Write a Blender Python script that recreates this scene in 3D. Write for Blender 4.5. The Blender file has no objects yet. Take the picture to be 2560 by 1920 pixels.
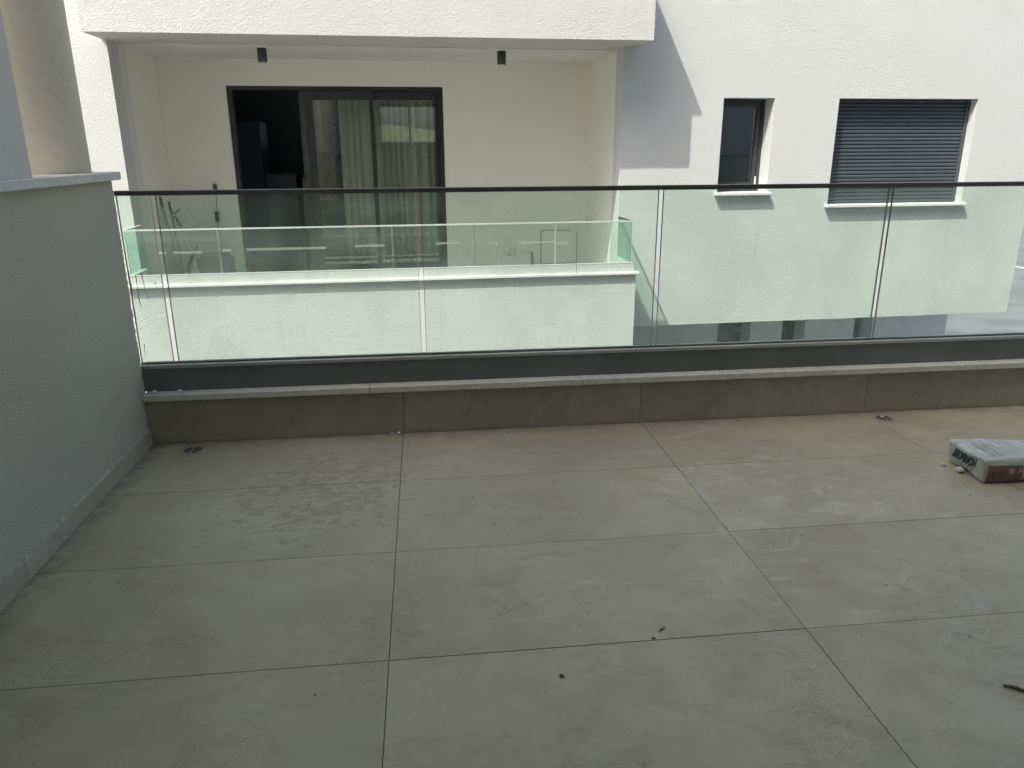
import bpy, bmesh, math, random
from mathutils import Vector, Matrix, noise as mnoise
random.seed(7)
R = math.radians
scn = bpy.context.scene
COL = scn.collection

# ------------------------------------------------------------------ camera
F_PX, PITCH, YAW, ROLL, EYE = 1883.78, 17.4699, 6.4559, -0.2606, 1.36
cam_d = bpy.data.cameras.new('camera'); cam = bpy.data.objects.new('camera', cam_d); COL.objects.link(cam)
cam_d.sensor_fit = 'HORIZONTAL'; cam_d.sensor_width = 36.0; cam_d.lens = F_PX / 2560 * 36.0
cam_d.clip_start = 0.05; cam_d.clip_end = 4000
a, y, r = R(PITCH), R(YAW), R(ROLL)
fw = Vector((math.sin(y)*math.cos(a), math.cos(y)*math.cos(a), -math.sin(a)))
ri = Vector((math.cos(y), -math.sin(y), 0)); up = ri.cross(fw)
R2 = ri*math.cos(r) + up*math.sin(r); U2 = up*math.cos(r) - ri*math.sin(r)
cam.matrix_world = Matrix(((R2.x, U2.x, -fw.x, 0), (R2.y, U2.y, -fw.y, 0), (R2.z, U2.z, -fw.z, EYE), (0, 0, 0, 1)))
scn.camera = cam

# ------------------------------------------------------------------ light
PHI = R(-1.929); D = 8.6
MF = Matrix.Rotation(-PHI, 4, 'Z')                     # frame of the building opposite
sd = MF.to_3x3() @ Vector((.655, .505, -1.27)); sd.normalize()   # way the sunlight travels
to = -sd
world = bpy.data.worlds.new('World'); scn.world = world; world.use_nodes = True
wn = world.node_tree; wn.nodes.clear()
sky = wn.nodes.new('ShaderNodeTexSky'); sky.sky_type = 'NISHITA'; sky.sun_disc = False
sky.sun_elevation = math.asin(to.z); sky.sun_rotation = math.atan2(to.x, to.y)
sky.air_density = 0.75; sky.dust_density = 5.0; sky.ozone_density = 1.2
bg = wn.nodes.new('ShaderNodeBackground'); bg.inputs[1].default_value = 0.15
wo = wn.nodes.new('ShaderNodeOutputWorld'); wn.links.new(sky.outputs[0], bg.inputs[0]); wn.links.new(bg.outputs[0], wo.inputs[0])
sl = bpy.data.lights.new('sun', 'SUN'); sl.energy = 2.75; sl.angle = R(0.5); sl.color = (1.0, .98, .915)
so = bpy.data.objects.new('sun', sl); COL.objects.link(so); so.rotation_euler = sd.to_track_quat('-Z', 'Y').to_euler(); so.location = (-8, -6, 20)
vs = scn.view_settings; scn.display_settings.display_device = 'sRGB'
vs.view_transform = 'Standard'; vs.look = 'None'; vs.gamma = 1; vs.use_curve_mapping = False; vs.exposure = 0.98

# ------------------------------------------------------------------ node helpers
class N:
    def __init__(s, name):
        s.m = bpy.data.materials.new(name); s.m.use_nodes = True; s.t = s.m.node_tree; s.t.nodes.clear()
        s.o = s.t.nodes.new('ShaderNodeOutputMaterial')
    def n(s, ty, **kw):
        x = s.t.nodes.new(ty)
        for k, v in kw.items():
            if isinstance(k, str) and hasattr(x, k): setattr(x, k, v)
        return x
    def set(s, sock, v):
        if hasattr(v, 'links') or isinstance(v, bpy.types.NodeSocket): s.t.links.new(v, sock)
        else: sock.default_value = (tuple(v) + (1,)) if (isinstance(v, (tuple, list)) and len(v) == 3 and sock.type == 'RGBA') else v
    def coord(s, kind='Object'):
        if kind == 'World': return s.n('ShaderNodeNewGeometry').outputs['Position']
        return s.n('ShaderNodeTexCoord').outputs[kind]
    def map(s, v, scale=(1, 1, 1), loc=(0, 0, 0), rot=(0, 0, 0)):
        x = s.n('ShaderNodeMapping'); s.set(x.inputs['Vector'], v); x.inputs['Scale'].default_value = scale; x.inputs['Location'].default_value = loc; x.inputs['Rotation'].default_value = rot
        return x.outputs[0]
    def noise(s, v, scale, detail=4, rough=.55, dist=0.):
        x = s.n('ShaderNodeTexNoise'); s.set(x.inputs['Vector'], v); x.inputs['Scale'].default_value = scale; x.inputs['Detail'].default_value = detail; x.inputs['Roughness'].default_value = rough; x.inputs['Distortion'].default_value = dist
        return x.outputs['Fac']
    def vor(s, v, scale, feature='F1'):
        x = s.n('ShaderNodeTexVoronoi', feature=feature); s.set(x.inputs['Vector'], v); x.inputs['Scale'].default_value = scale
        return x.outputs['Distance']
    def ramp(s, f, lo, hi, a=0., b=1.):
        x = s.n('ShaderNodeMapRange'); x.interpolation_type = 'SMOOTHSTEP'; s.set(x.inputs[0], f)
        for i, v in enumerate((lo, hi, a, b)): x.inputs[i+1].default_value = v
        return x.outputs[0]
    def math(s, op, a, b=0.):
        x = s.n('ShaderNodeMath', operation=op); s.set(x.inputs[0], a); s.set(x.inputs[1], b); return x.outputs[0]
    def mix(s, f, a, b, mode='MIX'):
        x = s.n('ShaderNodeMix', data_type='RGBA', blend_type=mode); s.set(x.inputs[0], f); s.set(x.inputs[6], a); s.set(x.inputs[7], b); return x.outputs[2]
    def bump(s, h, strength=.3, dist=.01, nrm=None):
        x = s.n('ShaderNodeBump'); s.set(x.inputs['Height'], h); x.inputs['Strength'].default_value = strength; x.inputs['Distance'].default_value = dist
        if nrm is not None: s.set(x.inputs['Normal'], nrm)
        return x.outputs[0]
    def sep(s, v):
        x = s.n('ShaderNodeSeparateXYZ'); s.set(x.inputs[0], v); return x.outputs
    def bsdf(s, col, rough=.6, metal=0., nrm=None, spec=.5):
        x = s.n('ShaderNodeBsdfPrincipled'); s.set(x.inputs['Base Color'], col); s.set(x.inputs['Roughness'], rough); x.inputs['Metallic'].default_value = metal; x.inputs['Specular IOR Level'].default_value = spec
        if nrm is not None: s.set(x.inputs['Normal'], nrm)
        return x.outputs[0]
    def out(s, sh): s.t.links.new(sh, s.o.inputs[0]); return s.m
    def msh(s, f, a, b):
        x = s.n('ShaderNodeMixShader'); s.set(x.inputs[0], f); s.t.links.new(a, x.inputs[1]); s.t.links.new(b, x.inputs[2]); return x.outputs[0]

def m_plain(name, col, rough=.6, metal=0., var=.08, sc=6, bump=0., bsc=60):
    q = N(name); v = q.coord('World'); f = q.noise(v, sc, 5)
    c = q.mix(q.ramp(f, .3, .7), tuple(k*(1-var) for k in col), tuple(min(1, k*(1+var)) for k in col))
    nr = q.bump(q.noise(v, bsc, 3), bump, .004) if bump else None
    return q.out(q.bsdf(c, rough, metal, nr))

def m_stucco(name, col, strength=.55, grain=75, mott=.06, dirt=.0, dist=.008, drips=0.):
    q = N(name); v = q.coord('World')
    g1 = q.noise(v, grain, 4, .6, .3); g2 = q.noise(v, grain*.35, 2); g3 = q.noise(v, 1.7, 3); g5 = q.noise(v, .55, 2)
    h = q.math('ADD', q.math('MULTIPLY', q.ramp(g1, .3, .7), .8), q.math('MULTIPLY', g2, .5))
    c = q.mix(q.ramp(g3, .3, .7), tuple(k*(1-mott) for k in col), col)
    c = q.mix(q.ramp(g5, .35, .65, 0, .5), c, tuple(k*w for k, w in zip(col, (.955, .955, .95))))
    c = q.mix(q.ramp(g1, .30, .5, .16, 0), c, tuple(k*.55 for k in col))
    # hairline stains and specks
    sp = q.vor(v, 3.1); c = q.mix(q.ramp(sp, .012, .03, .45, 0), c, (.25, .22, .18))
    st = q.noise(q.map(v, (7, 7, .5)), 1.0, 5, .6); c = q.mix(q.ramp(st, .6, .78, 0, dirt), c, (.38, .36, .31))
    return q.out(q.bsdf(c, .92, 0, q.bump(h, strength, dist), .15))

M = {}
M['stucco'] = m_stucco('white_stucco', (.65, .668, .648), .6, 95, .05, .12)
M['stucco_lower'] = m_stucco('parapet_stucco', (.665, .685, .66), .6, 95, .06, .16)
M['stucco_beam'] = m_stucco('beam_stucco', (.66, .668, .63), .65, 85, .07, .2, .008)
M['stucco_own'] = m_stucco('own_stucco', (.63, .61, .495), .7, 140, .08, .10, .006)
M['own_white'] = m_stucco('facade_stucco', (.74, .73, .68), .5, 60, .05, .0, .008)
M['stucco_pier'] = m_stucco('pier_stucco', (.70, .68, .61), .3, 70, .10, .0, .004)
M['recess'] = m_stucco('recess_paint', (.86, .855, .79), .12, 120, .03, .0, .002)
M['return'] = m_stucco('return_paint', (.74, .75, .74), .2, 120, .03, .0, .003)
M['soffit'] = m_stucco('soffit_paint', (.74, .75, .74), .1, 100, .03, .0, .002)
M['column'] = m_stucco('column_paint', (.92, .89, .74), .05, 40, .02, .0, .002)
M['reveal'] = m_stucco('reveal_plaster', (.78, .77, .72), .15, 100, .03, .0, .002)

def m_stone(name, col, vein=.4):
    q = N(name); v = q.coord('World'); f = q.noise(v, 5, 6, .65, 1.2)
    c = q.mix(q.ramp(q.noise(v, 1.6, 3), .3, .7), tuple(k*.9 for k in col), col)
    c = q.mix(q.ramp(q.math('ABSOLUTE', q.math('SUBTRACT', f, .5)), .0, .03, vein, 0), c, tuple(k*.5 for k in col))
    c = q.mix(q.ramp(q.noise(v, 11, 4, .6), .58, .72, 0, .4), c, tuple(k*.62 for k in col))
    return q.out(q.bsdf(c, q.ramp(f, .3, .7, .42, .6), 0, q.bump(q.noise(v, 180, 2), .08, .002), .4))
M['ledge'] = m_stone('kerb_marble', (.66, .645, .56), .35)
M['coping'] = m_stone('coping_marble', (.66, .655, .59), .25)
M['sill'] = m_stone('sill_marble', (.80, .80, .76), .1)

def m_tile(name, col, dusty=1.0, rough=(.34, .5)):
    q = N(name); w = q.coord('World'); oi = q.n('ShaderNodeObjectInfo')
    rnd = q.n('ShaderNodeVectorMath', operation='SCALE'); rnd.inputs[0].default_value = (13.1, 7.7, 5.3); q.set(rnd.inputs['Scale'], oi.outputs['Random'])
    ad = q.n('ShaderNodeVectorMath', operation='ADD'); q.set(ad.inputs[0], w); q.set(ad.inputs[1], rnd.outputs[0]); v = ad.outputs[0]
    X, Y, Z = q.sep(w)
    c = q.mix(q.ramp(q.noise(v, 1.3, 5, .6, .6), .32, .68), tuple(k*.86 for k in col), tuple(k*1.06 for k in col))
    c = q.mix(q.ramp(q.noise(v, 5.5, 6, .68, .8), .42, .66, 0, .6), c, tuple(k*w2 for k, w2 in zip(col, (.80, .77, .70))))
    c = q.mix(q.ramp(q.noise(v, 38, 4, .7), .52, .7, 0, .25), c, tuple(k*.72 for k in col))
    # vein-like chips and rust-brown flecks of the stone print
    f = q.noise(q.map(v, (1, 2.2, 1), rot=(0, 0, .5)), 7, 7, .72, 1.6)
    line = q.ramp(q.math('ABSOLUTE', q.math('SUBTRACT', f, .5)), .0, .012, 1, 0)
    c = q.mix(q.math('MULTIPLY', line, q.ramp(q.noise(v, 3.3, 3), .48, .58, 0, .8)), c, (.17, .145, .11))
    # trodden plaster dust: pale scuffs, patterned like soles in places
    if dusty:
        d = q.noise(q.map(w, (1, 1.6, 1), rot=(0, 0, -.6)), 4.2, 6, .7, 1.4)
        tread = q.n('ShaderNodeTexWave', bands_direction='DIAGONAL'); q.set(tread.inputs['Vector'], w); tread.inputs['Scale'].default_value = 26; tread.inputs['Distortion'].default_value = 3.5; tread.inputs['Detail'].default_value = 2
        reg = q.ramp(q.noise(w, 1.1, 3, .5, .5), .42, .62)
        side = q.ramp(X, .0, 1.4, .25, 1)
        md = q.math('MULTIPLY', q.math('MULTIPLY', q.ramp(d, .5, .64), reg), side)
        md = q.math('MULTIPLY', md, q.ramp(tread.outputs['Fac'], .2, .6, .45, 1))
        c = q.mix(q.math('MULTIPLY', md, .45*dusty), c, (.62, .62, .57))
        d2 = q.noise(q.map(w, (1, 7, 1), rot=(0, 0, 2.2)), 2.6, 4, .6, .4)
        c = q.mix(q.math('MULTIPLY', q.ramp(d2, .60, .75), .16), c, (.66, .66, .62))
        # dried splash patch left of the middle: crisp smears drawn sideways
        sx = q.math('MULTIPLY', q.math('ADD', X, .46), 1.2); sy = q.math('MULTIPLY', q.math('ADD', Y, -2.93), 1.3)
        rr = q.math('SQRT', q.math('ADD', q.math('MULTIPLY', sx, sx), q.math('MULTIPLY', sy, sy)))
        ring = q.ramp(rr, .2, 1.1, .55, 0)
        c = q.mix(ring, c, tuple(k*1.13 for k in col))
        sm = q.noise(q.map(w, (1.0, 1.9, 1), rot=(0, 0, .12)), 10.5, 5, .62, 1.8)
        thr = q.math('ADD', sm, q.ramp(rr, .15, 1.0, .05, -.2))
        c = q.mix(q.ramp(thr, .52, .56, 0, .55), c, tuple(k*w2 for k, w2 in zip(col, (.60, .585, .56))))
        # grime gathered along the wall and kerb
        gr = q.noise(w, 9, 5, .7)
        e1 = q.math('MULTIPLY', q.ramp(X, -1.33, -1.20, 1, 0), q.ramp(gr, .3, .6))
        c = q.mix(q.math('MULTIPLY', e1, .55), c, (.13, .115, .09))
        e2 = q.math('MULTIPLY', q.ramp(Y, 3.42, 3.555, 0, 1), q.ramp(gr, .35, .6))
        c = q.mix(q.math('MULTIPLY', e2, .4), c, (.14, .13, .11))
    ro = q.ramp(q.noise(v, 9, 4, .6), .3, .7, rough[0], rough[1])
    h = q.math('ADD', q.noise(v, 30, 5, .6), q.math('MULTIPLY', q.noise(v, 160, 2), .3))
    return q.out(q.bsdf(c, ro, 0, q.bump(h, .10, .003), .45))
M['tile'] = m_tile('floor_tile', (.42, .392, .27))
M['kerb_tile'] = m_tile('kerb_tile', (.37, .352, .275), 0, (.45, .6))
M['skirt'] = m_tile('skirting_tile', (.48, .45, .355), 0, (.45, .6))
M['pale_tile'] = m_plain('pale_tile', (.62, .58, .48), .6)
M['paving'] = m_plain('pale_paving', (.17, .17, .16), .85, 0, .12, 1.2, .3, 40)
M['grout'] = m_plain('grout', (.31, .29, .22), .9)
M['plaster_line'] = m_plain('plaster_joint', (.52, .51, .45), .9, 0, .3, 25, .8, 90)
M['alu_dark'] = m_plain('anodised_dark', (.15, .17, .165), .42, .35, .12, 2.5)
M['alu_cap'] = m_plain('anodised_cap', (.42, .43, .40), .4, .3, .1, 3)
M['gasket'] = m_plain('black_gasket', (.02, .02, .02), .6)
M['rail_dark'] = m_plain('rail_dark', (.09, .09, .085), .4, .4)
M['alu_light'] = m_plain('mill_aluminium', (.70, .72, .68), .42, .25, .05, 5)
M['frame'] = m_plain('window_frame', (.045, .05, .055), .38, .2)
M['frame_brown'] = m_plain('door_frame', (.035, .036, .04), .4, .2)
M['slat'] = m_plain('shutter_slat', (.065, .078, .088), .45, .1, .06)
M['lamp'] = m_plain('lamp_metal', (.05, .065, .075), .45, .3)
M['lamp_lens'] = m_plain('lamp_lens', (.6, .6, .58), .3)
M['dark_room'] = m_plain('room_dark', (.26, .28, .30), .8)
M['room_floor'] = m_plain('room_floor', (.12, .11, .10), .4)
M['cabinet'] = m_plain('cabinet_blue', (.02, .035, .055), .35)
M['asphalt'] = m_plain('asphalt', (.15, .155, .16), .9, 0, .2, .8, .4, 40)
M['paint_white'] = m_plain('road_paint', (.75, .75, .72), .7)
M['conc'] = m_plain('pale_concrete', (.42, .44, .45), .85, 0, .12, .7, .3, 30)
M['reflect_pale'] = m_plain('reflection_patch_pale', (.66, .70, .74), .85)  # pale tone imitating reflection patches in the railing glass
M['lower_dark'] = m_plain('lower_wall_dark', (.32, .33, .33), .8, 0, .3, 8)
M['roof'] = m_plain('own_soffit', (.72, .71, .68), .9)
M['hill'] = m_plain('hill_green', (.09, .11, .055), .95, 0, .5, .02)
M['socket'] = m_plain('switch_plastic', (.66, .66, .60), .4)
M['seam'] = m_plain('panel_seam', (.25, .25, .22), .7)
M['brass'] = m_plain('tap_metal', (.16, .16, .15), .35, .6)
M['handle_grey'] = m_plain('pole_grey', (.33, .34, .33), .45, .2)
M['handle_pale'] = m_plain('pole_pale', (.62, .62, .58), .45)
M['grip'] = m_plain('grip_dark', (.06, .07, .075), .6)
M['bluegrey'] = m_plain('sleeve_blue', (.18, .26, .30), .5)
M['box_dark'] = m_plain('box_plastic', (.07, .075, .075), .5)
M['leaf'] = m_plain('plant_leaf', (.035, .06, .03), .5)
M['flower'] = m_plain('plant_red_leaf', (.13, .03, .04), .6)
M['pot'] = m_plain('pot_black', (.03, .03, .03), .5)
M['twig'] = m_plain('twig_bark', (.10, .075, .05), .8, 0, .4, 90)
M['deadleaf'] = m_plain('dead_leaf', (.25, .13, .09), .8, 0, .2, 60)
M['crumb'] = m_plain('plaster_crumb', (.62, .62, .57), .9, 0, .12, 80, .6, 200)
M['grit'] = m_plain('grit_dark', (.10, .09, .07), .9)
M['ink'] = m_plain('printed_ink', (.035, .06, .06), .7)
M['strip_glass'] = None

def m_glass(name, tint, dust=.06, dustcol=(.55, .6, .56), speck=.5, base=.04, haze_top=None, ior=1.5):
    """clear architectural glass: tinted see-through + mirror reflection + a film of dust with specks"""
    q = N(name); w = q.coord('World')
    tr = q.n('ShaderNodeBsdfTransparent'); q.set(tr.inputs[0], tint)
    gl = q.n('ShaderNodeBsdfGlossy'); gl.inputs['Roughness'].default_value = 0.0; q.set(gl.inputs['Color'], (.95, 1, .97))
    fr = q.n('ShaderNodeFresnel'); fr.inputs[0].default_value = ior
    bf = q.n('ShaderNodeNewGeometry').outputs['Backfacing']
    g = q.msh(q.math('MULTIPLY', fr.outputs[0], q.math('SUBTRACT', 1.0, bf)), tr.outputs[0], gl.outputs[0])
    if dust <= 0: return q.out(g)
    di = q.n('ShaderNodeBsdfDiffuse'); q.set(di.inputs[0], dustcol)
    tl = q.n('ShaderNodeBsdfTranslucent'); q.set(tl.inputs[0], dustcol)
    dd = q.msh(.35, di.outputs[0], tl.outputs[0])
    n1 = q.noise(w, 1.6, 3, .6, 0); n2 = q.noise(w, 210, 2, .6); n3 = q.noise(q.map(w, (6, 1, .8), rot=(0, .15, 0)), 2.5, 5, .7, .6)
    f = q.math('ADD', base, q.math('MULTIPLY', q.ramp(n1, .35, .75), dust))
    f = q.math('ADD', f, q.math('MULTIPLY', q.ramp(n2, .56, .72), dust*speck*1.6))
    f = q.math('ADD', f, q.math('MULTIPLY', q.ramp(n3, .6, .72), dust*.45))
    return q.out(q.msh(f, g, dd))
M['glass_own'] = m_glass('railing_glass', (.93, .985, .95), .10, (.60, .66, .62), 1.1, .03)
M['glass_far'] = m_glass('balcony_glass', (.92, .975, .945), .09, (.55, .62, .57), .5, .02)
M['glass_side'] = m_glass('balcony_side_glass', (.80, .94, .87), .04, (.5, .62, .55), .4, .03)
M['glass_door'] = m_glass('door_glass', (.93, .95, .92), .0, ior=2.1)
M['glass_win'] = m_glass('window_glass', (.6, .65, .68), .02, (.5, .55, .6), .3, .01, ior=1.7)
M['strip_glass'] = m_glass('milky_strip', (.93, .95, .92), .03, (.75, .78, .72), .2, .22)
M['glass_edge'] = m_plain('glass_edge', (.62, .66, .58), .2)
M['glass_edge_dark'] = m_plain('glass_edge_dark', (.10, .17, .14), .2)

q = N('curtain_sheer'); v = q.coord('Object')
dif = q.n('ShaderNodeBsdfDiffuse'); q.set(dif.inputs[0], (.74, .76, .70)); tlc = q.n('ShaderNodeBsdfTranslucent'); q.set(tlc.inputs[0], (.74, .76, .70)); trp = q.n('ShaderNodeBsdfTransparent')
M['curtain'] = q.out(q.msh(.30, q.msh(.3, dif.outputs[0], tlc.outputs[0]), trp.outputs[0]))

q = N('sack_paper'); v = q.coord('Object'); X, Y, Z = q.sep(v)
paper = q.mix(q.ramp(q.noise(v, 14, 5, .6), .35, .7), (.42, .44, .40), (.58, .60, .55))
paper = q.mix(q.ramp(q.noise(q.map(v, (2.2, 9, 9), rot=(0, 0, -.3)), 5, 5, .7, 1), .52, .7, 0, .55), paper, (.30, .285, .25))
rx = q.math('MULTIPLY', q.math('GREATER_THAN', X, .004), q.math('LESS_THAN', X, .155)); ry = q.math('LESS_THAN', Y, q.math('ADD', .006, q.math('MULTIPLY', X, -.03)))
rz = q.math('LESS_THAN', Z, .083)
red = q.mix(q.ramp(q.noise(v, 20, 5, .65), .4, .7, 0, .6), (.22, .11, .115), (.29, .19, .18))
c = q.mix(q.math('MULTIPLY', q.math('MULTIPLY', rx, ry), rz), paper, red)
yel = q.math('MULTIPLY', q.math('MULTIPLY', q.math('GREATER_THAN', X, .155), ry), rz)
c = q.mix(q.math('MULTIPLY', yel, .6), c, (.42, .40, .27))
M['sack'] = q.out(q.bsdf(c, .75, 0, q.bump(q.noise(v, 38, 4, .6, .5), .5, .006), .3))
q = N('faint_print'); M['faint_print'] = q.out(q.bsdf((.46, .48, .44), .8))
q = N('pale_print'); M['pale_print'] = q.out(q.bsdf((.42, .36, .34), .8))

# ------------------------------------------------------------------ object helpers
BASE = {}
def link(o, parent=None):
    COL.objects.link(o)
    if parent is not None: o.parent = parent
    return o
def tag(o, label=None, cat=None, group=None, kind=None):
    for k, v in (('label', label), ('category', cat), ('group', group), ('kind', kind)):
        if v: o[k] = v
    return o
def thing(name, base, far=False, **kw):
    o = bpy.data.objects.new(name, None); o.empty_display_size = .1
    fr = MF if far else Matrix.Identity(4)
    o.matrix_world = fr @ Matrix.Translation(base); COL.objects.link(o); BASE[o.name] = Vector(base)
    return tag(o, **kw)
def base_of(p):
    while p is not None:
        if p.name in BASE: return BASE[p.name]
        p = p.parent
    return Vector((0, 0, 0))
def obj(name, bm, mat, parent=None, far=False, base=None, smooth=False, **kw):
    """parts keep the thing's origin; a top-level mesh gets its own base point"""
    me = bpy.data.meshes.new(name)
    if parent is not None: b = base_of(parent)
    else: b = Vector(base if base is not None else (0, 0, 0))
    bm.transform(Matrix.Translation(-b)); bmesh.ops.recalc_face_normals(bm, faces=bm.faces[:])
    bm.to_mesh(me); bm.free()
    for m in (mat if isinstance(mat, (list, tuple)) else [mat]): me.materials.append(m)
    if smooth:
        for p in me.polygons: p.use_smooth = True
    o = bpy.data.objects.new(name, me)
    if parent is None:
        o.matrix_world = (MF if far else Matrix.Identity(4)) @ Matrix.Translation(b); BASE[o.name] = b
    link(o, parent)
    if parent is None: BASE[o.name] = b
    return tag(o, **kw)
def box(bm, x0, x1, y0, y1, z0, z1, bev=0.):
    vs_ = [bm.verts.new((x, y, z)) for x in (x0, x1) for y in (y0, y1) for z in (z0, z1)]
    fs = [(0, 1, 3, 2), (4, 6, 7, 5), (0, 4, 5, 1), (2, 3, 7, 6), (0, 2, 6, 4), (1, 5, 7, 3)]
    f = [bm.faces.new([vs_[i] for i in q_]) for q_ in fs]
    if bev:
        e = set(e for ff in f for e in ff.edges)
        bmesh.ops.bevel(bm, geom=list(e), offset=bev, segments=1, affect='EDGES')
    return bm
def B(*boxes, bev=0.):
    bm = bmesh.new()
    for b in boxes:
        t = bmesh.new(); box(t, *b, bev=bev); me = bpy.data.meshes.new('t'); t.to_mesh(me); t.free(); bm.from_mesh(me); bpy.data.meshes.remove(me)
    return bm
def tube(bm, p0, p1, r0, r1=None, seg=10, caps=True):
    p0, p1 = Vector(p0), Vector(p1); r1 = r0 if r1 is None else r1
    d = (p1-p0).normalized(); s = d.orthogonal().normalized(); t = d.cross(s)
    ring = lambda p, r: [bm.verts.new(p + (s*math.cos(2*math.pi*i/seg) + t*math.sin(2*math.pi*i/seg))*r) for i in range(seg)]
    A, C = ring(p0, r0), ring(p1, r1)
    for i in range(seg): bm.faces.new((A[i], A[(i+1) % seg], C[(i+1) % seg], C[i]))
    if caps: bm.faces.new(A[::-1]); bm.faces.new(C)
    return bm
def T(*a, **k): return tube(bmesh.new(), *a, **k)
def chain(bm, pts, rads, seg=8):
    for i in range(len(pts)-1): tube(bm, pts[i], pts[i+1], rads[i], rads[i+1], seg)
    return bm
def wall_holes(u0, u1, z0, z1, v0, v1, holes):
    """slab in the u-z plane from v0 (front) to v1 with rectangular holes; one clean mesh with reveals"""
    us = sorted(set([u0, u1] + [h[i] for h in holes for i in (0, 1)])); zs = sorted(set([z0, z1] + [h[i] for h in holes for i in (2, 3)]))
    us = [u for u in us if u0 <= u <= u1]; zs = [z for z in zs if z0 <= z <= z1]
    solid = lambda i, j: 0 <= i < len(us)-1 and 0 <= j < len(zs)-1 and not any(h[0] < (us[i]+us[i+1])/2 < h[1] and h[2] < (zs[j]+zs[j+1])/2 < h[3] for h in holes)
    bm = bmesh.new(); cache = {}
    def V(i, j, k):
        if (i, j, k) not in cache: cache[(i, j, k)] = bm.verts.new((us[i], (v0, v1)[k], zs[j]))
        return cache[(i, j, k)]
    for i in range(len(us)-1):
        for j in range(len(zs)-1):
            if not solid(i, j): continue
            bm.faces.new((V(i, j, 0), V(i+1, j, 0), V(i+1, j+1, 0), V(i, j+1, 0)))
            bm.faces.new((V(i, j, 1), V(i, j+1, 1), V(i+1, j+1, 1), V(i+1, j, 1)))
            if not solid(i-1, j): bm.faces.new((V(i, j, 0), V(i, j+1, 0), V(i, j+1, 1), V(i, j, 1)))
            if not solid(i+1, j): bm.faces.new((V(i+1, j, 0), V(i+1, j, 1), V(i+1, j+1, 1), V(i+1, j+1, 0)))
            if not solid(i, j-1): bm.faces.new((V(i, j, 0), V(i, j, 1), V(i+1, j, 1), V(i+1, j, 0)))
            if not solid(i, j+1): bm.faces.new((V(i, j+1, 0), V(i+1, j+1, 0), V(i+1, j+1, 1), V(i, j+1, 1)))
    return bm
def text_bm(s, size, depth, bold=0.):
    cu = bpy.data.curves.new('t', 'FONT'); cu.body = s; cu.size = size; cu.extrude = depth; cu.offset = bold; cu.align_x = 'CENTER'; cu.align_y = 'CENTER'
    o = bpy.data.objects.new('t', cu); COL.objects.link(o); bpy.context.view_layer.update()
    me = bpy.data.meshes.new_from_object(o.evaluated_get(bpy.context.evaluated_depsgraph_get()))
    bpy.data.objects.remove(o); bpy.data.curves.remove(cu)
    bm = bmesh.new(); bm.from_mesh(me); bpy.data.meshes.remove(me); return bm

# ================================================================== ground and far surroundings
GZ = -3.6
bm = bmesh.new()
g = 900; vs4 = [bm.verts.new(p) for p in ((-g, -g, GZ), (g, -g, GZ), (g, g, GZ), (-g, g, GZ))]; bm.faces.new(vs4)
obj('ground', bm, M['asphalt'], kind='structure')
obj('yard_paving', B((-14, 9.2, 2.2, 10.5, GZ+.001, GZ+.02)), M['paving'], kind='structure')
bm = bmesh.new()   # hill ridge beyond the houses
n = 90; prev = None
for i in range(n+1):
    t = math.pi*2*i/n; h = 16 + 18*mnoise.noise(Vector((math.cos(t)*2.1, math.sin(t)*2.1, .3))) + 6*mnoise.noise(Vector((math.cos(t)*9, math.sin(t)*9, 2)))
    row = [bm.verts.new((math.cos(t)*rr_, math.sin(t)*rr_, zz)) for rr_, zz in ((430, GZ-1), (520, h*.55), (640, max(4, h)), (800, GZ-1))]
    if prev:
        for k in range(3): bm.faces.new((prev[k], row[k], row[k+1], prev[k+1]))
    prev = row
obj('hills', bm, M['hill'], smooth=True, kind='structure')
bm = bmesh.new()
for i in range(5): box(bm, 14.5+i*2.6, 14.62+i*2.6, 27.5, 32.0, GZ+.004, GZ+.008)
obj('parking_marking', bm, M['paint_white'], kind='structure')
w_ = thing('boundary_wall', (25, 44, GZ), label='long pale concrete boundary wall across the yard beyond the building corner', cat='wall')
obj('wall', B((5, 70, 44, 44.3, GZ, GZ+1.9)), M['conc'], w_); obj('wall_coping', B((4.95, 70.05, 43.95, 44.35, GZ+1.903, GZ+1.98)), M['conc'], w_)

# ================================================================== the building opposite
UBL, UBR, PB, ZB = -2.8036, 2.6754, .507, 2.392        # beam
RL, RR, RB = -2.759, 2.517, 1.586                       # recess
FZ = -.27                                               # balcony floor
DL, DR, DT = -1.992, .636, 2.085                        # door
W1 = (3.693, 4.305, .838, 1.877); W2 = (5.093, 6.863, .682, 1.877)
bld = thing('apartment_building', (2.5, D, GZ), True, label='white stucco building opposite with a recessed balcony and two dark windows on its right', cat='building')
def fb(u0, u1, v0, v1, z0, z1): return (u0, u1, D+v0, D+v1, z0, z1)
obj('wall', wall_holes(-14, 7.786, -.7198, 7.0, D, D+.30, [(RL, RR, FZ, ZB), W1, W2]), M['stucco'], bld)
obj('side_wall', B(fb(7.486, 7.786, .302, 9, -.7198, 7.0)), M['stucco'], bld)
obj('underside', B(fb(-14, 7.484, .302, 9, -.72, -.55)), M['soffit'], bld)
# ragged stucco drip along the lower edge
bm = bmesh.new(); u = 2.62
while u < 7.78:
    w = random.uniform(.05, .22); h = random.choice((0, .003, .006, .010, .004)); 
    if h: box(bm, u, min(u+w, 7.78), D+.002, D+.03, -.7198-h, -.719)
    u += w
obj('stucco_drip', bm, M['stucco'], bld, kind='stuff')
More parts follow.
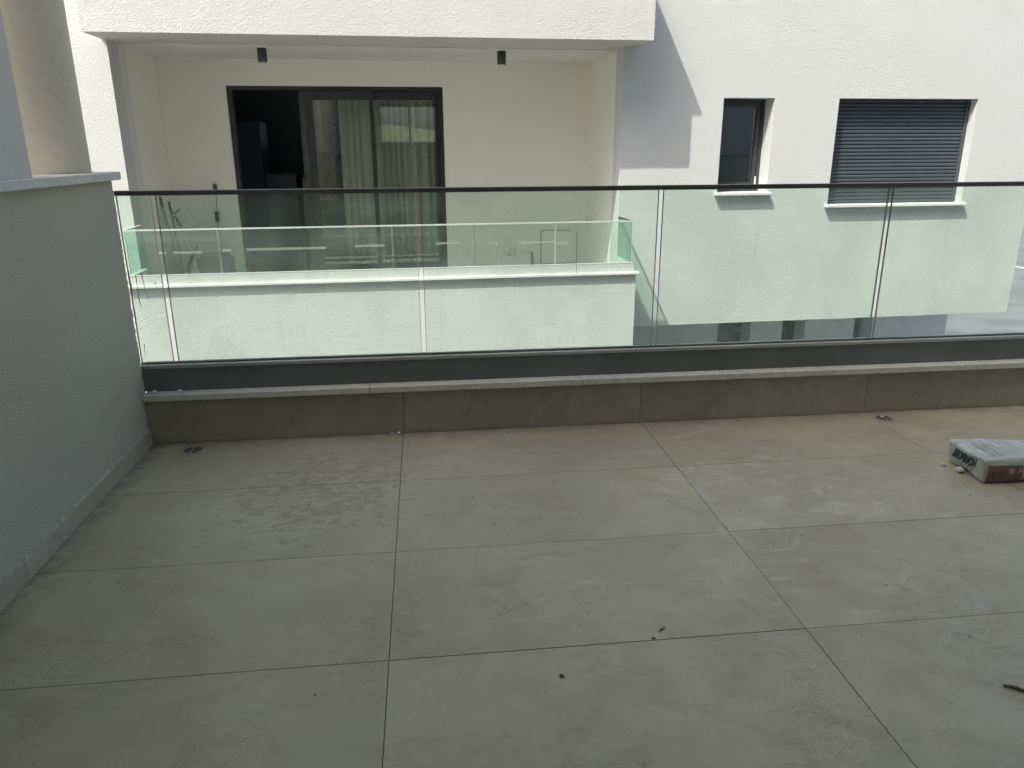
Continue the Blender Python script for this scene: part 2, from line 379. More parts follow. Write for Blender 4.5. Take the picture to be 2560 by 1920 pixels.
# dark ground floor set back; added pale strips stand in for railing-glass reflections
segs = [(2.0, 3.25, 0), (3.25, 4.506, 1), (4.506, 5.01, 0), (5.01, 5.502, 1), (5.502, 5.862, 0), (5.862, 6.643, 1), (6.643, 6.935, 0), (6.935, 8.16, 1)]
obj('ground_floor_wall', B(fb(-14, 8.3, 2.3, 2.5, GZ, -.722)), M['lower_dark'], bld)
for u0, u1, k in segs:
    if k: obj('reflection_strip', B(fb(u0, u1, 1.5, 1.8, GZ, -.722)), M['reflect_pale'], bld)
# beam above the balcony
bm = bmesh.new()
def ragged_box(u0, u1, v0, v1, z0, z1, amp, step=.012):
    """box with a ragged left and lower front edge, as rough stucco leaves it"""
    bm = B(fb(u0, u1, v0, v1, z0, z1))
    return bm
obj('beam', ragged_box(UBL, UBR, -PB, -.002, ZB, 3.075, .003), M['stucco_beam'], bld)
bm = bmesh.new(); z = ZB+.05
while z < 3.07:
    s = random.uniform(.006, .018); a_ = random.uniform(.0, .009); box(bm, UBL-a_, UBL, D-PB+.001, D-PB+.02, z, z+s); z += s
obj('stucco_edge', bm, M['stucco_beam'], bld, kind='stuff')
obj('beam_coping', B(fb(UBL-.05, UBR+.05, -PB-.05, -.002, 3.078, 3.117), bev=.004), M['sill'], bld)
# recess
obj('recess_return', B(fb(RL-.25, RL, .302, .52, FZ-.1, ZB+.3)), M['return'], bld)
obj('recess_side_wall', B(fb(RL-.25, RL-.003, .523, RB+.2, FZ-.1, ZB+.3)), M['recess'], bld)
obj('recess_side_wall', B(fb(RR, RR+.25, .302, RB+.2, FZ-.1, ZB+.3)), M['recess'], bld)
obj('recess_back_wall', wall_holes(RL, RR, FZ, ZB, D+RB, D+RB+.22, [(DL, DR, FZ, DT)]), M['recess'], bld)
obj('recess_ceiling', B(fb(RL+.001, RR-.001, .302, RB+.2, ZB-.008, ZB+.2)), M['soffit'], bld)
obj('balcony_floor', B(fb(RL, RR, -.36, RB+.25, FZ-.15, FZ)), M['pale_tile'], bld)
# parapet of the balcony
GL, GR, PG = -2.7056, 2.530, .504
obj('parapet', B(fb(-2.735, 2.592, -.520, -.36, GZ, .004)), M['stucco_lower'], bld)
obj('parapet_side', B(fb(-2.735, -2.565, -.36, -.001, GZ, .004)), M['stucco_lower'], bld)
obj('parapet_side', B(fb(2.422, 2.592, -.36, -.001, GZ, .004)), M['stucco_lower'], bld)
js = [-2.76, -.93, .90, 2.62]
for i in range(3): obj('ledge_stone', B(fb(js[i]+(.001 if i else 0), js[i+1]-.001, -.564, -.33, .006, .034), bev=.003), M['sill'], bld)
for u0, u1 in ((-2.76, -2.54), (2.397, 2.62)): obj('ledge_stone', B(fb(u0, u1, -.328, -.001, .006, .034), bev=.003), M['sill'], bld)
bal = obj('balustrade', B(fb(-2.735, 1.905, -.536, -.488, .036, .128), fb(1.913, 2.562, -.536, -.488, .036, .128), bev=.003), M['alu_light'], bld)
obj('cap_strip', B(fb(-2.735, 2.562, -.538, -.512, .129, .1356)), M['alu_light'], bal)
for u0 in (-2.735, 2.514): obj('side_channel', B(fb(u0, u0+.048, -.486, -.003, .036, .128), bev=.003), M['alu_light'], bal)
fj = [GL, -1.816, -.949, -.069, .793, 1.675, GR]
for i in range(6):
    obj('panel', B(fb(fj[i]+.007, fj[i+1]-.007, -PG-.006, -PG+.006, .13, .572)), M['glass_far'], bal)
    for s in (0, 1):
        u = fj[i]+.0045 if s == 0 else fj[i+1]-.0065
        obj('panel_edge', B(fb(u, u+.002, -PG-.006, -PG+.006, .13, .572)), M['glass_edge'] if (i+s) % 2 else M['glass_edge_dark'], bal)
obj('top_rail', B(fb(GL-.006, GR+.006, -PG-.010, -PG+.010, .573, .588)), M['alu_light'], bal)
for uu in (GL, GR-.012):
    obj('side_panel', B(fb(uu, uu+.012, -PG+.014, -.006, .13, .572)), M['glass_side'], bal)
    obj('side_rail', B(fb(uu-.004, uu+.016, -PG+.012, -.004, .573, .588)), M['frame'] if uu > 0 else M['alu_light'], bal)
for u0, u1, z_ in [(-2.42, -2.33, .352), (-2.265, -1.985, .352), (-1.79, -1.70, .362), (-1.55, -.75, .368), (-.455, -.155, .379), (.385, .62, .388), (.77, .785, .388), (.93, 1.05, .372), (1.27, 1.655, .376), (1.69, 1.84, .358)]:
    obj('pale_strip', B(fb(u0, u1, -PG-.0085, -PG-.0068, z_-.013, z_+.013)), M['strip_glass'], bal)  # thin pale translucent strips in front of the far glass panels
# sliding door
door = obj('sliding_door', B(fb(DL, DR, RB+.05, RB+.17, DT-.045, DT), fb(DL, DL+.055, RB+.05, RB+.17, FZ, DT-.046), fb(DR-.055, DR, RB+.05, RB+.17, FZ, DT-.046), fb(DL+.056, DR-.056, RB+.05, RB+.17, FZ, FZ+.05)), M['frame_brown'], bld)
def leaf(u0, u1, v, wl=.06, wr=.06, top=.11):
    obj('leaf_frame', B(fb(u0, u0+wl, v, v+.04, FZ+.052, DT-.047), fb(u1-wr, u1, v, v+.04, FZ+.052, DT-.047), fb(u0+wl+.001, u1-wr-.001, v, v+.04, DT-.047-top, DT-.047), fb(u0+wl+.001, u1-wr-.001, v, v+.04, FZ+.052, FZ+.14), bev=.002), M['frame_brown'], door)
    obj('leaf_glass', B(fb(u0+wl, u1-wr, v+.016, v+.024, FZ+.14, DT-.047-top)), M['glass_door'], door)
leaf(-1.083, -.235, RB+.055, .10, .055); leaf(-.29, DR-.057, RB+.105, .055, .05)
obj('handle', B(fb(-1.335, -1.312, RB+1.4, RB+1.43, .2, .95)), M['handle_grey'], door)
# rooms behind the door
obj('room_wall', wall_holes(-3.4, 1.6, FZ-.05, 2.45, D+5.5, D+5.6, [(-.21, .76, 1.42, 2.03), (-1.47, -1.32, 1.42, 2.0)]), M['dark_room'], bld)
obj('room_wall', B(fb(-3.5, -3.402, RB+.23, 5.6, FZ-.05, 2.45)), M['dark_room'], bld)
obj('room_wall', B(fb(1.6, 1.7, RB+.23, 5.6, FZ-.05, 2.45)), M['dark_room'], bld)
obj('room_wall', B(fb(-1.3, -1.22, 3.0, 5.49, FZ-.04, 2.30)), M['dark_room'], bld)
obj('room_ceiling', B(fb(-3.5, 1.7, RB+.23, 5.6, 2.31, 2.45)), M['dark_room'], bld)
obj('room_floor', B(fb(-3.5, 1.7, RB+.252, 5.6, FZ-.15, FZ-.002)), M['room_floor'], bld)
obj('room_window', B(fb(.265, .305, 5.52, 5.56, 1.42, 2.03), fb(-.21, .264, 5.52, 5.56, 1.42, 1.45), fb(.306, .76, 5.52, 5.56, 1.42, 1.45)), M['frame'], bld)
obj('wall_right_room', B(fb(2.8, 7.4, .9, 1.0, -.5, 2.3)), M['dark_room'], bld)
obj('kitchen_cabinet', B(fb(-3.3, -1.9, 3.2, 3.8, FZ, 1.72), fb(-1.898, -1.45, 3.25, 3.8, FZ, 1.0), bev=.005), M['cabinet'], None, True, (-2.4, D+3.5, FZ), label='dark blue-black kitchen cabinet deep inside the room behind the open door leaf', cat='cabinet')
# windows
def sill(win, u0, u1, zt, back=.10):
    obj('sill', B(fb(u0-.035, u1+.035, -.070, back, zt-.034, zt-.002), bev=.004), M['sill'], win)
win = obj('window', B(fb(W1[0], W1[0]+.04, .225, .28, W1[2], W1[3]), fb(W1[1]-.04, W1[1], .225, .28, W1[2], W1[3]), fb(W1[0]+.041, W1[1]-.041, .225, .28, W1[3]-.04, W1[3]), fb(W1[0]+.041, W1[1]-.041, .225, .28, W1[2], W1[2]+.05)), M['frame'], bld)
a0, a1, b0, b1 = W1[0]+.042, W1[1]-.042, W1[2]+.052, W1[3]-.042
obj('sash', B(fb(a0, a0+.05, .235, .285, b0, b1), fb(a1-.05, a1, .235, .285, b0, b1), fb(a0+.051, a1-.051, .235, .285, b1-.05, b1), fb(a0+.051, a1-.051, .235, .285, b0, b0+.05), bev=.003), M['frame'], win)
obj('pane', B(fb(a0+.05, a1-.05, .255, .263, b0+.05, b1-.05)), M['glass_win'], win)
obj('hinge', B(fb(a1-.012, a1+.004, .221, .234, b0+.03, b0+.12)), M['alu_light'], win)
obj('blind_cord', B(fb(a0+.018, a0+.045, .228, .234, b0, b0+.62)), M['frame_brown'], win)
sill(win, W1[0], W1[1], W1[2]+.004, .224)
win = obj('window', B(fb(W2[0], W2[0]+.05, .115, .17, W2[2], W2[3]), fb(W2[1]-.05, W2[1], .115, .17, W2[2], W2[3]), fb(W2[0]+.05, W2[1]-.05, .151, .17, W2[2], W2[3])), M['slat'], bld)
ns = 28; pz = (W2[3]-W2[2]-.004)/ns; me0 = None
prof = [(0, 0), (-.010, .004), (-.0125, .010), (-.0125, .026), (-.009, .034), (0, .0395)]
bm = bmesh.new(); rows = []
for uu in (0, W2[1]-W2[0]-.102): rows.append([bm.verts.new((uu, p[0], p[1]*pz/.0427)) for p in prof])
for k in range(5): bm.faces.new((rows[0][k], rows[1][k], rows[1][k+1], rows[0][k+1]))
bm.faces.new((rows[0][5], rows[1][5], rows[1][0], rows[0][0])); bm.faces.new(rows[0]); bm.faces.new(rows[1][::-1])
bmesh.ops.recalc_face_normals(bm, faces=bm.faces[:]); me0 = bpy.data.meshes.new('slat'); bm.to_mesh(me0); bm.free(); me0.materials.append(M['slat'])
for i in range(ns):
    o = bpy.data.objects.new('slat', me0); link(o, win); o.location = Vector((W2[0]+.051, D+.137, W2[2]+.003+i*pz)) - base_of(win)
obj('shutter_back', B(fb(W2[0]+.051, W2[1]-.051, .142, .150, W2[2], W2[3])), M['gasket'], win)
sill(win, W2[0], W2[1], W2[2]+.004)
# fittings on the recess wall
for u in (1.395, 1.475): obj('switch', B(fb(u, u+.075, RB-.012, RB-.001, -.045, .035), bev=.003), M['socket'], bld)
obj('switch_frame', B(fb(1.470, 1.556, RB-.006, RB-.0005, -.05, .042)), M['seam'], bld)
obj('access_panel', B(fb(1.915, 2.40, RB-.006, RB-.001, -.16, .27), bev=.002), M['recess'], bld)
bm = bmesh.new(); chain(bm, [(1.905, D+RB-.012, FZ), (1.905, D+RB-.012, .262), (1.925, D+RB-.012, .285), (2.30, D+RB-.012, .275)], [.006]*4, 6)
obj('cable', bm, M['seam'], bld)
obj('panel_seam', B(fb(2.402, 2.41, RB-.004, RB-.0005, -.2, .25), fb(1.92, 2.40, RB-.004, RB-.0005, -.175, -.167)), M['seam'], bld)
bm = bmesh.new(); chain(bm, [(1.785, D+RB-.02, FZ), (1.785, D+RB-.02, -.1), (1.780, D+RB-.035, -.03), (1.765, D+RB-.05, -.01)], [.014, .014, .018, .010], 8); tube(bm, (1.70, D+RB-.035, -.002), (1.785, D+RB-.03, -.005), .004)
obj('tap', bm, M['brass'], None, True, (1.785, D+RB-.02, FZ), label='dark metal standpipe tap against the recess wall right of the switches', cat='tap')
# two downlights
for i, (u, lab) in enumerate(((-1.3617, 'left black cylinder downlight under the balcony ceiling above the open door leaf'), (1.2394, 'right black cylinder downlight under the balcony ceiling, right of the door'))):
    if i == 0:
        t = thing('downlight', (u, D+.5, ZB), True, label=lab, cat='ceiling lamp', group='black downlights under the balcony ceiling')
        obj('lamp_body', T((u, D+.5, ZB-.148), (u, D+.5, ZB-.010), .049, seg=28), M['lamp'], t); obj('lens', T((u, D+.5, ZB-.151), (u, D+.5, ZB-.1485), .040, seg=24), M['lamp_lens'], t)
    else:
        c_ = t.copy(); COL.objects.link(c_); c_.matrix_world = MF @ Matrix.Translation((u, D+.5, ZB)); c_['label'] = lab
        for ch in list(t.children): k_ = ch.copy(); COL.objects.link(k_); k_.parent = c_
for o in bpy.data.objects:
    if o.name.startswith('lamp_body'):
        for p in o.data.polygons: p.use_smooth = len(p.vertices) == 4
# curtain
bm = bmesh.new(); nn = 420; prev = None
for i in range(nn+1):
    u = -.69 + 1.27*i/nn
    fold = (.045 if u > -.22 else .015); ph = u*62 + 5*mnoise.noise(Vector((u*3.5, 0, 0)))
    col_ = []
    for j in range(5):
        z = FZ+.03 + (DT+.05-FZ-.03)*j/4
        col_.append(bm.verts.new((u + .012*mnoise.noise(Vector((u*6, z*.7, 3))), D+1.90 + fold*math.sin(ph + .6*mnoise.noise(Vector((u*4, z, 1)))), z)))
    if prev:
        for j in range(4): bm.faces.new((prev[j], col_[j], col_[j+1], prev[j+1]))
    prev = col_
obj('curtain', bm, M['curtain'], None, True, (0, D+1.9, FZ), smooth=True, label='pale sheer pleated curtain behind the right-hand glass of the balcony door', cat='curtain')
# hanging plant and snake plant inside
t = thing('hanging_plant', (-.813, D+2.2, 1.60), True, label='small black hanging pot with reddish leaves behind the middle door glass', cat='plant')
obj('pot', T((-.813, D+2.2, 1.55), (-.813, D+2.2, 1.635), .040, .052, 14), M['pot'], t)
bm = bmesh.new()
for k in range(26):
    an = random.uniform(0, 6.28); r_ = random.uniform(.02, .10); tube(bm, (-.813, D+2.2, 1.63), (-.813+r_*math.cos(an), D+2.2+r_*math.sin(an), 1.63+random.uniform(.0, .075)), .004, .012, 5)
obj('foliage', bm, M['flower'], t)
bm = bmesh.new()
for s in (-1, 1): tube(bm, (-.813+s*.045, D+2.2, 1.64), (-.80, D+2.2, 1.80), .0015, seg=5)
tube(bm, (-.80, D+2.2, 1.80), (-.80, D+2.2, 2.30), .0015, seg=5); obj('hanger', bm, M['grip'], t)
for (u, v, z0_, n_, s_, lab) in ((-.96, 2.3, .84, 5, .26, 'dark snake plant with upright leaves in the middle door glass, left of the curtain'), (-.73, 2.45, .86, 6, .2, 'small dark potted plant beside the curtain edge inside the room')):
    t = thing('potted_plant', (u, D+v, z0_-.12), True, label=lab, cat='plant', group='potted plants inside the room')
    obj('pot', T((u, D+v, z0_-.12), (u, D+v, z0_), .045, .06, 14), M['pot'], t)
    for k in range(n_):
        an = random.uniform(0, 6.28); h_ = s_*random.uniform(.8, 1.3); bm = bmesh.new()
        chain(bm, [(u+.02*math.cos(an), D+v+.02*math.sin(an), z0_-.01), (u+.05*math.cos(an), D+v+.05*math.sin(an), z0_+h_*.5), (u+.11*math.cos(an), D+v+.10*math.sin(an), z0_+h_)], [.012, .022, .003], 5)
        obj('leaf', bm, M['leaf'], t)
obj('console_table', B(fb(-1.16, -.55, 2.15, 2.6, .67, .71), fb(-1.15, -1.11, 2.2, 2.55, FZ, .669), fb(-.60, -.56, 2.2, 2.55, FZ, .669)), M['pot'], None, True, (-.85, D+2.4, FZ), label='dark narrow table carrying the potted plants behind the middle door glass', cat='table')
# things standing in the balcony's left corner
def V3(u, v, z): return (u, D+v, z)
t = thing('broom', V3(-2.60, .95, FZ), True, label='long grey broom handle leaning furthest left in the balcony corner', cat='broom', group='cleaning poles leaning in the balcony corner')
obj('pole', T(V3(-2.735, 1.0, .70), V3(-2.585, .93, FZ+.03), .011), M['handle_grey'], t)
obj('grip', T(V3(-2.7505, 1.005, .82), V3(-2.735, 1.0, .70), .012, .015), M['grip'], t)
obj('head', B(fb(-2.68, -2.49, .90, .96, FZ, FZ+.05), bev=.01), M['grip'], t)
t = thing('mop', V3(-2.60, 1.06, FZ), True, label='mop with a dark grip leaning just right of the longest pole, crossed by a squeegee', cat='mop', group='cleaning poles leaning in the balcony corner')
obj('grip', T(V3(-2.685, 1.09, .76), V3(-2.668, 1.08, .62), .013), M['grip'], t)
obj('pole', T(V3(-2.668, 1.08, .62), V3(-2.60, 1.02, FZ+.05), .013), M['handle_grey'], t)
obj('head', T(V3(-2.60, 1.02, FZ+.06), V3(-2.595, 1.015, FZ), .03, .09, 12), M['handle_pale'], t)
t = thing('squeegee', V3(-2.38, .95, FZ), True, label='squeegee standing head-up, its pale T-shaped blade on top and a blue-grey sleeve below', cat='squeegee', group='cleaning poles leaning in the balcony corner')
obj('blade', T(V3(-2.675, 1.0, .585), V3(-2.555, 1.0, .655), .012), M['handle_pale'], t)
obj('rubber', T(V3(-2.645, .985, .612), V3(-2.545, .985, .672), .006), M['grip'], t)
obj('sleeve', T(V3(-2.615, 1.0, .60), V3(-2.555, 1.0, .46), .016, .013), M['bluegrey'], t)
obj('pole', T(V3(-2.555, 1.0, .46), V3(-2.375, .95, FZ), .010), M['handle_pale'], t)
bm = bmesh.new(); chain(bm, [V3(-2.37, .9, .25), V3(-2.41, .9, .19), V3(-2.46, .9, .11), V3(-2.50, .9, .02), V3(-2.51, .9, FZ)], [.006, .020, .024, .020, .016], 8)
obj('dustpan_handle', bm, M['grip'], None, True, V3(-2.50, .9, FZ), label='dark curved handle rising in front of the squeegee pole, over the dark box', cat='dustpan')
bm = B(fb(-2.44, -2.055, 1.02, 1.30, FZ, .125)); es = [e for e in bm.edges if abs((e.verts[0].co-e.verts[1].co).y) > .2]
bmesh.ops.bevel(bm, geom=es, offset=.05, segments=5, affect='EDGES')
t = thing('storage_box', V3(-2.25, 1.16, FZ), True, label='dark box with rounded top corners on the balcony floor left of the door', cat='box'); obj('body', bm, M['box_dark'], t)
obj('lid_line', B(fb(-2.40, -2.095, 1.014, 1.0195, .03, .036)), M['gasket'], t)
t = thing('telescopic_pole', V3(-2.29, 1.5, FZ), True, label='thin upright pole with two short black clamps against the wall left of the door', cat='pole')
obj('pole', T(V3(-2.235, RB-.03, .86), V3(-2.30, RB-.06, FZ), .006), M['handle_grey'], t)
obj('tip', B(fb(-2.262, -2.222, RB-.045, RB-.012, .855, .93), bev=.003), M['grip'], t)
obj('clamp', B(fb(-2.275, -2.235, RB-.06, RB-.02, .475, .60), bev=.003), M['grip'], t)

# ================================================================== our terrace
KY, LY, LT, ZL = 3.5543, 3.5243, .0304, .2539
XW = -1.349
rows_ = [-4.0, -3.01, -2.41, -1.82, -1.22, -.61, -.01, .60, 1.195, 1.7952, 2.388, 2.9879, KY]
cols_ = [-1.349, -.1443, 1.0726, 2.2899, 3.507, 4.724, 5.941, 7.158]
floor = obj('terrace_floor', B((-1.7, 7.4, -4.0, 3.75, -.34, -.012)), M['grout'], kind='structure')
gap = .0010
for i in range(len(cols_)-1):
    for j in range(len(rows_)-1):
        x0, x1, y0, y1 = cols_[i]+gap, cols_[i+1]-gap, rows_[j]+gap, rows_[j+1]-gap
        zz = random.uniform(-.0004, .0004)
        bm = B((x0, x1, y0, y1, -.012, zz), bev=.0009)
        obj('tile', bm, M['tile'], floor)
# drains
for x, yy, lab in ((-1.128, 3.450, 'slotted square floor drain in the dark corner near the left wall'), (2.342, 3.452, 'slotted square floor drain near the kerb on the right, with a white crumb on it')):
    t = thing('floor_drain', (x, yy, 0), label=lab, cat='drain', group='floor drains along the kerb')
    obj('cover_plate', B((x-.052, x+.052, yy-.052, yy+.052, .0006, .0022), bev=.0006), M['kerb_tile'], t)
    for k in range(6):
        yk = yy-.032+k*.0128; hw = math.sqrt(max(.0001, .040**2-(yk-yy)**2))
        for s in (-1, 1): obj('slot', B((x+(s*.003 if s > 0 else -hw), x+(hw if s > 0 else -.003), yk-.0036, yk+.0036, .0023, .0030)), M['gasket'], t)
# kerb with tile cladding and marble ledge
kerb = obj('kerb_wall', B((XW, 7.4, KY+.0105, 3.75, -.012, ZL-LT-.001)), M['stucco_own'], label='low tiled kerb wall along the terrace edge under the glass railing', cat='kerb')
kj = [XW, -.1373, 1.063, 2.2898, 3.50, 4.72, 5.94, 7.16]
for i in range(7): obj('kerb_tile', B((kj[i]+.001, kj[i+1]-.001, KY, KY+.010, .001, ZL-LT-.0015), bev=.0008), M['kerb_tile'], kerb)
lj = [XW+.002, -.2945, .7515, 1.8103, 2.8799, 3.94, 5.0, 6.06, 7.12]
for i in range(8): obj('ledge_stone', B((lj[i]+.0012, lj[i+1]-.0012, LY, 3.76, ZL-LT, ZL), bev=.002), M['ledge'], kerb)
# glass railing
rail = thing('glass_railing', (1.0, 3.62, ZL), label='frameless green-tinted glass railing with a dark top rail along the near terrace edge', cat='railing')
obj('base_channel', B((XW-.009, 7.1, 3.590, 3.665, ZL+.001, .366), bev=.0015), M['alu_dark'], rail)
obj('cap_profile', B((XW-.009, 7.1, 3.586, 3.609, .367, .384), bev=.0015), M['alu_cap'], rail)
obj('gasket_strip', B((XW-.009, 7.1, 3.6095, 3.634, .367, .3885)), M['gasket'], rail)
obj('cap_profile', B((XW-.009, 7.1, 3.6345, 3.664, .367, .384), bev=.0015), M['alu_cap'], rail)
obj('top_rail', B((XW-.009, 7.1, 3.602, 3.638, 1.1606, 1.1820), bev=.002), M['rail_dark'], rail)
gj = [(-1.357, -1.2105), (-1.1895, -.0365), (-.0145, 1.1235), (1.1455, 2.2985), (2.3205, 3.462), (3.484, 4.63), (4.652, 5.8), (5.822, 7.09)]
for i, (x0, x1) in enumerate(gj):
    obj('panel', B((x0+.0022, x1-.0022, 3.614, 3.626, .372, 1.1605)), M['glass_own'], rail)
    obj('panel_edge', B((x0, x0+.002, 3.614, 3.626, .372, 1.1605)), M['glass_edge_dark'], rail)
    obj('panel_edge', B((x1-.002, x1, 3.614, 3.626, .372, 1.1605)), M['glass_edge'] if i < 2 else M['glass_edge_dark'], rail)
# dried drips running down the outside of the first panes
GY = 3.6128
M['drip'] = m_plain('dried_drip', (.20, .22, .20), .8)
def gpt(px, py):
    d = fw + R2*((px-1280)/F_PX) - U2*((py-960)/F_PX); t_ = GY/d.y; return Vector((d.x*t_, GY, EYE+d.z*t_))
for pts in ([(321, 675), (325, 700), (329, 716), (332, 760), (337, 780), (345, 830)], [(339, 688), (343, 716), (349, 755), (354, 772)], [(353, 683), (362, 720), (371, 751)], [(387, 704), (392, 722)], [(361, 860), (363, 890)]):
    bm = bmesh.new(); P_ = [gpt(*p) for p in pts]; chain(bm, P_, [.0014 if k % 2 else .0021 for k in range(len(P_)-1)]+[.0008], 5)
    for v in bm.verts: v.co.y = GY + (v.co.y-GY)*.3
    obj('drip_mark', bm, M['drip'], rail)
# left dividing wall: low part with ragged stucco end, full-height pier, coping, round column
dw = thing('dividing_wall', (-1.52, 2.0, 0), label='grey rendered dividing wall on the left of the terrace with a marble coping', cat='wall')
bm = bmesh.new(); ys_end = 3.605; stp = .007; z = -.01; ring = []
zs = []
while z < 1.228: zs.append(z); z += stp
zs.append(1.2285)
prev = None
for z in zs:
    j1, j2 = (random.uniform(-.0035, .0035) for _ in range(2))
    row = [bm.verts.new(p) for p in ((XW, -4.0, z), (XW, 3.56, z), (XW-.002+j1*.3, 3.584+j1, z), (XW-.014, 3.586+j2*.3, z), (-1.70, 3.587, z), (-1.70, -4.0, z))]
    if prev:
        for k in range(6): bm.faces.new((prev[k], prev[(k+1) % 6], row[(k+1) % 6], row[k]))
    else: bm.faces.new(row)
    prev = row
bm.faces.new(prev[::-1])
obj('low_wall', bm, M['stucco_own'], dw)
obj('coping', B((-1.735, -1.311, -4.0, 3.590, 1.2305, 1.2650), bev=.003), M['coping'], dw)
obj('inner_wall', B((-1.70, -1.352, -4.0, .018, 1.2655, 2.75)), M['stucco_pier'], dw)
bm = bmesh.new(); yy = -.9
skj = [-3.6, -2.4, -1.24, -.05, 1.13, 2.34, 3.553]
for i in range(6): obj('skirting_tile', B((XW+.001, XW+.011, skj[i]+.001, skj[i+1]-.001, .001, .0777), bev=.0008), M['skirt'], dw)
# crumbly plaster line on top of the skirting
bm = bmesh.new(); yy = -1.0
while yy < 3.54:
    s = random.uniform(.008, .03); w = random.uniform(.003, .007); h = random.uniform(.0015, .004)
    box(bm, XW+.0008, XW+w, yy, yy+s, .0780, .0780+h); yy += s
obj('plaster_bead', bm, M['plaster_line'], dw, kind='stuff')
col = thing('round_column', (-1.525, 3.405, 1.265), label='cream painted round column standing on the coping at the left edge', cat='column')
bm = T((-1.525, 3.405, 1.266), (-1.525, 3.405, 5.6), .158, seg=72); obj('shaft', bm, M['column'], col)
for p in col.children[0].data.polygons: p.use_smooth = len(p.vertices) == 4
# our own building, unseen: front wall sized to shade the terrace and column
own = thing('own_building', (2, .2, GZ), label='own tall white house behind the terrace, unseen, shaped to shade the terrace', cat='building')
obj('shade_facade', wall_holes(-6.7, 14, -.345, 10.5, .02, .30, [(-1.30, 4.4, -.344, 2.45), (-4.8, -2.4, 0, 2.4), (-.5, 1.8, 3.4, 5.6), (3.4, 5.4, 3.9, 5.2), (6.4, 8.2, 3.4, 5.6)]), M['own_white'], own)
obj('room_back_wall', B((-1.7, 7.6, -4.3, -4.02, -.3, 2.75)), M['roof'], own)
obj('room_side_wall', B((7.402, 7.6, -4.0, .018, -.3, 2.75)), M['roof'], own)
obj('room_ceiling', B((-1.7, 7.6, -4.3, .018, 2.752, 2.95)), M['roof'], own)
obj('upper_window', B((-.5, 1.8, .12, .16, 3.4, 5.6), (3.4, 5.4, .12, .16, 3.9, 5.2), (6.4, 8.2, .12, .16, 3.4, 5.6), (-4.8, -2.4, .12, .16, 0, 2.4)), M['lower_dark'], own)
obj('terrace_end_wall', B((7.402, 7.6, .302, 3.75, -.34, 1.2)), M['own_white'], own)
obj('slab', B((-12, 14, -4.4, 3.75, -.75, -.345)), M['own_white'], own)
obj('neighbour_bounce_floor', B((-12, -1.702, .302, 3.75, -.34, -.01), (-12, -6.72, -4.4, .30, -.34, -.01)), M['pale_tile'], own)  # unseen pale floor, left open to the sun to bounce light onto the column
obj('lower_wall', B((-12, 14, 2.0, 2.2, GZ, -.752)), M['own_white'], own)
obj('canopy_slab', B((-1.70, -1.352, .302, 3.61, 5.602, 5.9)), M['stucco_own'], own)
obj('pier', B((-1.70, -1.352, .302, 2.895, 1.2655, 5.6)), M['stucco_pier'], dw)

# ------------------------------------------------------------------ sack of plaster at the right edge
SB = Vector((2.292, 2.655, 0)); ang = R(-3.5)
def sack_pt(a_, b_, c_):  # a along length, b across (0 front .. .235 back), c height
    n_ = Vector((a_*14, b_*14, c_*14))
    x = a_ + .006*mnoise.noise(n_) - .0; yv_ = b_ + .006*mnoise.noise(n_+Vector((9, 0, 0)))
    h_ = .108 - .012*min(1, max(0, (a_-.13)/.25)) + .005*mnoise.noise(n_*.6+Vector((0, 5, 0)))
    # the short left end leans outwards and its foot is tucked in
    k = max(0, 1 - a_/.05); x -= k*(.0 + .018*(c_))
    bulge = math.sin(math.pi*min(1, max(0, c_)))*.010
    yv_ += -bulge if b_ < .1 else bulge*.6
    sag = .020*min(1, max(0, (a_-.12)/.1))*(1-c_) if b_ < .06 else 0
    z = c_*h_ + sag + (.012*(1-c_)*max(0, 1-abs(b_-.12)/.08)*k)
    return Vector((x, yv_, max(z, .0015)))
bm = bmesh.new(); Lx, Wy = .56, .232; nx, ny, nz = 40, 18, 8
def grid(f, na, nb):
    g_ = [[bm.verts.new(f(i/na, j/nb)) for j in range(nb+1)] for i in range(na+1)]
    for i in range(na):
        for j in range(nb): bm.faces.new((g_[i][j], g_[i+1][j], g_[i+1][j+1], g_[i][j+1]))
grid(lambda s, t_: sack_pt(s*Lx, t_*Wy, 1), nx, ny); grid(lambda s, t_: sack_pt(s*Lx, t_*Wy, 0), nx, ny)
grid(lambda s, t_: sack_pt(s*Lx, 0, t_), nx, nz); grid(lambda s, t_: sack_pt(s*Lx, Wy, t_), nx, nz)
grid(lambda s, t_: sack_pt(0, s*Wy, t_), ny, nz); grid(lambda s, t_: sack_pt(Lx, s*Wy, t_), ny, nz)
bmesh.ops.remove_doubles(bm, verts=bm.verts[:], dist=.0008)
bmesh.ops.recalc_face_normals(bm, faces=bm.faces[:])
es = [e for e in bm.edges if len(e.link_faces) == 2 and e.calc_face_angle(0) > .9]
bmesh.ops.bevel(bm, geom=es, offset=.004, segments=2, affect='EDGES', clamp_overlap=True)
me = bpy.data.meshes.new('sack'); bm.to_mesh(me); bm.free(); me.materials.append(M['sack'])
for p in me.polygons: p.use_smooth = True
sack = bpy.data.objects.new('plaster_sack', me); COL.objects.link(sack)
sack.matrix_world = Matrix.Translation(SB) @ Matrix.Rotation(ang, 4, 'Z') @ Matrix.Translation((0, .0, 0))
tag(sack, 'dusty white and red paper sack printed CALCIT lying on the floor at the right edge', 'sack')
def on_sack(bm, name, mat, mtx):
    bm.transform(mtx); me = bpy.data.meshes.new(name); bm.to_mesh(me); bm.free(); me.materials.append(mat)
    o = bpy.data.objects.new(name, me); link(o, sack); return o
